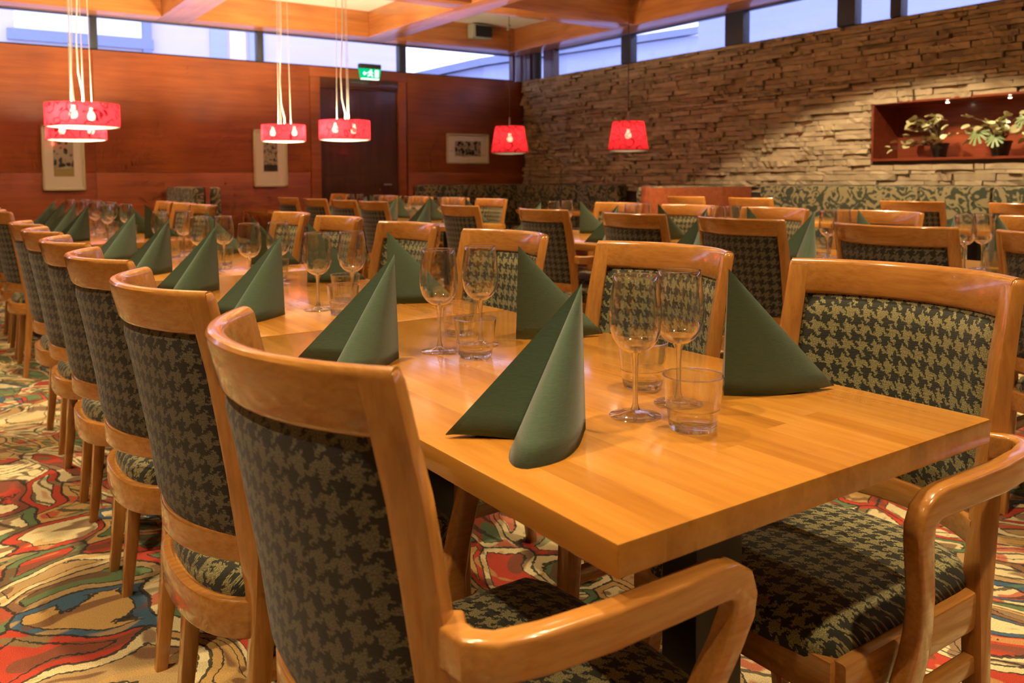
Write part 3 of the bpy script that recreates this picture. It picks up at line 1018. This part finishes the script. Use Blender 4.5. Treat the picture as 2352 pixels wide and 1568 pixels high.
bench('wall_bench', XW - .055, 5.60, -PI / 2, 5.2, [1.68, 2.28, 3.2, 4.2], 'green floral upholstered bench along the stone wall under the plant niche')
b = bench('booth_bench', 5.565, 5.80, 0, 1.5, [], 'booth bench with a plain red brown wooden back turned towards us', back_wood=True)
b.rotation_euler = (0, 0, PI); b.location = (5.565 + 1.5, 5.80, 0)
# re-aim: wooden back faces the camera, the sitter faces away
for ch in b.children:
    if ch.name.startswith('end_post'):
        ch.location = (1.5, 0, 0)
# double bench standing out from the wooden wall on the left
t = tag(empty('booth_bench', (2.295, 8.8, 0)), 'double sided green upholstered bench with a wooden strip on its end, against the wooden wall', 'bench')
MB().bbox(-.022, .022, 0, 1.25, 0, 1.035, .006).obj('divider', 'booth_wood', t)
for s in (-1, 1):
    a, b_ = sorted((s * .024, s * .14))
    MB().bbox(a, b_, .004, 1.25, .36, 1.03, .04).obj('back_cushion', 'damask', t)
    a, b_ = sorted((s * .14, s * .55))
    MB().bbox(a, b_, .004, 1.25, .33, .45, .03).obj('seat_cushion', 'damask', t)
    a, b_ = sorted((s * .024, s * .5))
    MB().bbox(a, b_, .02, 1.25, 0, .33, .006).obj('base', 'booth_wood', t)

# ------------------------------------------------------------------ pendant lamps
def light(name, kind, loc, power, col, parent=None, **k):
    ld = bpy.data.lights.new(name, kind)
    ld.energy = power; ld.color = col
    for a, b in k.items():
        setattr(ld, a, b)
    o = bpy.data.objects.new(name, ld)
    COL.objects.link(o)
    o.location = loc
    if parent: o.parent = parent
    return o
def bulb_mesh():
    return [(.0, -.045), (.018, -.04), (.028, -.022), (.028, -.006), (.018, .018), (.013, .03), (.013, .05), (0, .05)]
def drum(x, y, zb, R, Hh, rz, label):
    t = tag(empty('pendant_lamp', (x, y, zb), rz), label, 'pendant lamp', 'red drum pendant lamps')
    MB().lathe([(R, 0), (R, Hh)], 56).obj('lamp_shade', 'red_shade', t, 60)
    MB().lathe([(0, -.012), (R * .5, -.009), (R * .9, -.001), (R * .985, .004)], 48).obj('diffuser', 'white_diffuser', t, 60)
    MB().lathe([(R + .001, -.001), (R + .002, .004), (R - .003, .004), (R - .003, -.001), (R + .001, -.001)], 56).obj('shade_ring', 'black', t, 60)
    fr = MB()
    for a in range(3):
        c, s = math.cos(a * 2 * PI / 3), math.sin(a * 2 * PI / 3)
        fr.tube([(0, 0, Hh - .01), (c * R, s * R, Hh - .01)], .003, 6)
    fr.obj('spider', 'steel', t)
    for a in range(3):
        c, s = math.cos(a * 2 * PI / 3 + .4) * .075, math.sin(a * 2 * PI / 3 + .4) * .075
        MB().tube([(c, s, Hh), (c * .75, s * .75, ZC - zb)], .0028, 6).obj('suspension_wire', 'cable', t)
    zt = ZC - zb
    MB().tube([(.01, 0, Hh), (.012, .0, Hh + .07), (-.02, .01, Hh + .22), (-.03, .01, Hh + .45), (-.005, 0, Hh + .9), (0, 0, zt)], .0055, 8).obj('power_cord', 'cable', t)
    MB().lathe([(0, zt - .03), (.05, zt - .03), (.055, zt), (0, zt)], 20).obj('ceiling_rose', 'speaker_white', t)
    for s in (-1, 1):
        b = MB().lathe([(r_, z_ + Hh * .6) for r_, z_ in bulb_mesh()], 14, s * R * .5, 0).obj('bulb', 'bulb', t, 60)
    return t
drum(.90, 6.76, 1.49, .245, .165, .95, 'red patterned drum pendant lamp on the far left, nearer and higher of the overlapping two')
drum(1.09, 8.60, 1.475, .25, .165, -.45, 'red patterned drum pendant lamp half hidden behind the nearer one at far left')
drum(2.95, 8.37, 1.492, .218, .165, -.55, 'red patterned drum pendant lamp in front of the picture left of the door')
drum(3.37, 7.80, 1.492, .25, .19, .35, 'red patterned drum pendant lamp hanging in front of the dark door')
def cone(x, y, zb, label):
    t = tag(empty('pendant_lamp', (x, y, zb)), label, 'pendant lamp', 'red cone pendant lamps')
    MB().lathe([(.212, 0), (.162, .30)], 56).obj('lamp_shade', 'red_cone_shade', t, 60)
    MB().lathe([(0, -.012), (.12, -.009), (.205, .003), (.209, .012)], 48).obj('diffuser', 'white_diffuser', t, 60)
    MB().tube([(0, 0, .22), (0, 0, .40)], .009, 8).obj('lamp_stem', 'steel', t)
    MB().tube([(0, 0, .40), (0, 0, (ZB if y < 7.7 and y > 7.3 else ZC) - zb)], .0035, 6).obj('power_cord', 'charcoal', t)
    MB().lathe([(r_ * 1.2, z_ + .17) for r_, z_ in bulb_mesh()], 14).obj('bulb', 'bulb_small', t, 60)
cone(5.336, 7.77, 1.385, 'red cone shaped pendant lamp in the corner in front of the dark wall')
cone(5.947, 6.485, 1.385, 'red cone shaped pendant lamp in front of the stone wall')

# recessed downlights
dlp = empty('downlight'); dlu = [False]
MB().lathe([(.045, .0), (.062, -.002), (.062, .006), (.045, .006), (.045, 0)], 24).obj('trim_ring', 'steel', dlp)
MB().lathe([(0, .004), (.040, .004)], 20).obj('bulb', 'spot_bulb', dlp)
for x, y, k, *zz in LAMPS:
    zl = zz[0] if zz else ZC
    tag(place(dlp, dlu, (x, y, zl - .007)), 'unseen round recessed downlight in the white ceiling between the beams' if not zz else 'round spotlight under the crossing of the beams, %s' % ('left one' if x < 5 else 'right one'), 'downlight', 'recessed ceiling downlights' if not zz else 'beam spotlights')
    light('downlight_lamp', 'SPOT', (x, y, zl - .012), LAMP_W * k, WARM, None, spot_size=math.radians(86 if k < 2 else 119), spot_blend=.7 if k < 2 else .12, shadow_soft_size=.045)

# ------------------------------------------------------------------ wall things
def picture(x0, x1, z0, z1, art, aw, ah, adz, label):
    t = tag(empty('framed_picture', ((x0 + x1) / 2, YW - .004, (z0 + z1) / 2)), label, 'picture', 'framed pictures')
    w_, h_ = (x1 - x0) / 2, (z1 - z0) / 2
    f = MB()
    for a in ((-w_, w_, h_ - .022, h_), (-w_, w_, -h_, -h_ + .022), (-w_, -w_ + .022, -h_, h_), (w_ - .022, w_, -h_, h_)):
        f.bbox(a[0], a[1], -.028, 0, a[2], a[3], .004)
    f.obj('frame', 'frame_wood', t)
    MB().box(-w_ + .015, w_ - .015, -.012, -.004, -h_ + .015, h_ - .015).obj('mat_board', 'mat_board', t, 0)
    MB().box(-aw / 2, aw / 2, -.015, -.012, -ah / 2, ah / 2).obj('art_print', art, t, 0).location = (0, 0, adz)
    MB().box(-w_ + .015, w_ - .015, -.020, -.018, -h_ + .015, h_ - .015).obj('picture_glass', 'picture_glass', t, 0)
picture(.940, 1.345, .999, 1.690, 'art_trees', .19, .39, -.0, 'upright framed print of dark tree shapes, leftmost on the wooden wall')
picture(3.174, 3.588, 1.019, 1.708, 'art_leaves', .17, .36, .02, 'upright framed print of pale leaves, left of the door')
picture(5.855, 6.549, 1.314, 1.731, 'art_twigs', .42, .21, 0, 'landscape framed print of dark twigs on the dark wall right of the door')
# exit sign
t = tag(empty('exit_sign', (4.635, 9.90, 2.372)), 'green illuminated emergency exit sign above the door', 'sign')
MB().bbox(-.145, .145, -.035, .045, .135, .195, .004).obj('housing', 'charcoal', t)
m = MB(); m.v += [(-.125, -.02, .012), (.125, -.02, .012), (.145, -.03, .137), (-.145, -.03, .137), (-.125, .02, .012), (.125, .02, .012), (.145, .03, .137), (-.145, .03, .137)]
m.f += [(0, 1, 2, 3), (5, 4, 7, 6), (3, 2, 6, 7), (1, 5, 6, 2), (4, 0, 3, 7), (0, 4, 5, 1)]
m.obj('panel', 'exit_green', t, 0)
MB().box(-.03, .03, .03, .205, .14, .165).obj('bracket', 'charcoal', t, 0)
MB().bbox(-.12, .12, -.024, .024, 0, .014, .003).obj('light_strip', 'exit_white', t)
pic = MB()
def flat(poly):
    b = len(pic.v)
    for x, z in poly: pic.v.append((x, -.0285 - .006 * (z / .137) - .001, z))
    pic.f.append(tuple(b + i for i in range(len(poly))))
flat([(.055, .030), (.105, .030), (.110, .120), (.055, .120)])                  # door
flat([(-.012, .118), (.006, .126), (.016, .114), (.006, .104), (-.008, .106)])  # head
flat([(-.03, .100), (.006, .104), (.012, .068), (-.012, .066)])                 # torso
flat([(-.012, .068), (.012, .068), (.032, .032), (.018, .028), (.0, .052)])
flat([(-.012, .068), (.0, .060), (-.028, .036), (-.048, .036), (-.046, .046)])
flat([(.004, .102), (.034, .082), (.030, .074), (.004, .088)])
flat([(-.03, .100), (-.052, .078), (-.046, .070), (-.018, .090)])
flat([(-.112, .072), (-.085, .100), (-.085, .082), (-.060, .082), (-.060, .062), (-.085, .062), (-.085, .044)])  # arrow
pic.obj('pictogram', 'exit_white', t, 0)
# loudspeaker on the beam
t = tag(empty('loudspeaker', (6.19, 9.795, 3.09)), 'small pale loudspeaker with black grille mounted on the beam in the corner', 'loudspeaker')
MB().bbox(-.155, .155, -.15, -.01, -.095, .095, .012).obj('cabinet', 'speaker_white', t)
MB().bbox(-.115, .145, -.165, -.145, -.075, .075, .01).obj('grille', 'black', t)
MB().box(-.03, .03, -.02, .005, -.03, .03).obj('bracket', 'dark_metal', t, 0)
t = tag(empty('sprinkler_head', (6.60, 9.63, ZC)), 'small white sprinkler head under the ceiling in the corner', 'sprinkler')
MB().lathe([(0, -.07), (.022, -.068), (.024, -.05), (.012, -.045), (.012, -.02), (.03, -.012), (.03, 0), (0, 0)], 16).obj('body', 'speaker_white', t)

# ------------------------------------------------------------------ plants in the niche
def leaf_mesh(kind, sd):
    rnd = random.Random(sd)
    m = MB()
    if kind == 'round':
        n = 14; L, W = 1.0, .8
        c = m.vert((.5, 0, .0))
        for i in range(n):
            a = 2 * PI * i / n
            r = .5 * (1 - .28 * max(0, math.cos(a - PI)) ** 6)
            m.vert((.5 + r * math.cos(a), r * W * math.sin(a) * 1.05, .16 * abs(math.sin(a)) + .05 * math.cos(a)))
        for i in range(n):
            m.f.append((c, 1 + i, 1 + (i + 1) % n))
    else:      # split leaf
        c = m.vert((0, 0, 0))
        k = 9
        for i in range(k):
            a = math.radians(-115 + 230 * i / (k - 1))
            L = 1.0 - .25 * abs(i - (k - 1) / 2) / ((k - 1) / 2)
            w_ = math.radians(11)
            p = [(0, 0, .02), (.5 * L * math.cos(a - w_), .5 * L * math.sin(a - w_), .06), (L * math.cos(a - w_ * .6), L * math.sin(a - w_ * .6), -.10), (L * 1.04 * math.cos(a), L * 1.04 * math.sin(a), -.14), (L * math.cos(a + w_ * .6), L * math.sin(a + w_ * .6), -.10), (.5 * L * math.cos(a + w_), .5 * L * math.sin(a + w_), .06)]
            b = len(m.v)
            m.v += p
            m.f.append(tuple(b + j for j in range(6)))
    me = m.mesh('leaf', 60)
    return me
LR = leaf_mesh('round', 1); LR.materials.append(M['leaf_cream'])
LS = leaf_mesh('split', 2); LS.materials.append(M['leaf_green'])
NB = NZ0 + .02
def plant(y, label, leaves, potw, sprawl):
    t = tag(empty('potted_plant', (XW + .12, y, NB)), label, 'plant', 'plants in the niche')
    MB().lathe([(0, 0), (potw * .7, 0), (potw, .11), (potw * 1.08, .115), (potw * 1.05, .128), (potw * .92, .128), (potw * .9, .10), (0, .10)], 20).obj('pot', 'pot_black', t)
    br = MB()
    rnd = random.Random(int(y * 100))
    for (dy, dz, dx, size, kind) in leaves:
        br.tube([(0, 0, .10), (dx * .4, dy * .4, .10 + (dz - .1) * .65 + .03), (dx, dy, dz)], [.006, .004, .0025], 5)
        o = bpy.data.objects.new('leaf', LR if kind == 'r' else LS)
        COL.objects.link(o); o.parent = t
        o.location = (dx, dy, dz); o.scale = (size,) * 3
        if kind == 'r':
            o.rotation_euler = (rnd.uniform(-.7, .7), rnd.uniform(-.3, .9), PI + rnd.uniform(-1.4, 1.4))
        else:
            o.rotation_euler = (rnd.uniform(-.2, .2), 1.0, PI + rnd.uniform(-.4, .4))
    br.obj('stems', 'twig', t)
R = random.Random(5)
def cluster(n, ys, zs, xs, sz, kind='r'):
    return [(R.uniform(*ys), R.uniform(*zs), R.uniform(*xs), R.uniform(*sz), kind) for _ in range(n)]
lv = [(.36, .10, -.16, .06, 'r'), (.30, .15, -.14, .07, 'r'), (.33, .08, -.17, .065, 'r'), (.24, .14, -.14, .07, 'r'), (.20, .11, -.15, .07, 'r'), (.27, .19, -.10, .06, 'r'), (.18, .26, -.10, .07, 'r'), (.14, .33, -.1, .07, 'r'), (.02, .38, -.1, .08, 'r'), (.16, .36, -.12, .06, 'r')]
plant(3.93, 'trailing plant with small cream green leaves in a black pot, left in the niche', lv + cluster(34, (-.14, .24), (.13, .36), (-.15, -.02), (.07, .10)), .075, .3)
plant(3.42, 'bushy plant with one broad split green leaf in a black pot, middle of the niche', cluster(40, (-.2, .22), (.14, .34), (-.14, -.01), (.07, .10)) + [(.11, .19, -.14, .11, 's'), (-.03, .15, -.15, .09, 's')], .085, .3)
plant(2.98, 'bright green leafy plant at the right edge of the niche', cluster(34, (-.22, .22), (.10, .36), (-.15, 0), (.07, .11)) + [(.12, .36, -.12, .12, 's'), (.20, .30, -.12, .10, 's'), (-.05, .27, -.1, .12, 's')], .09, .3)
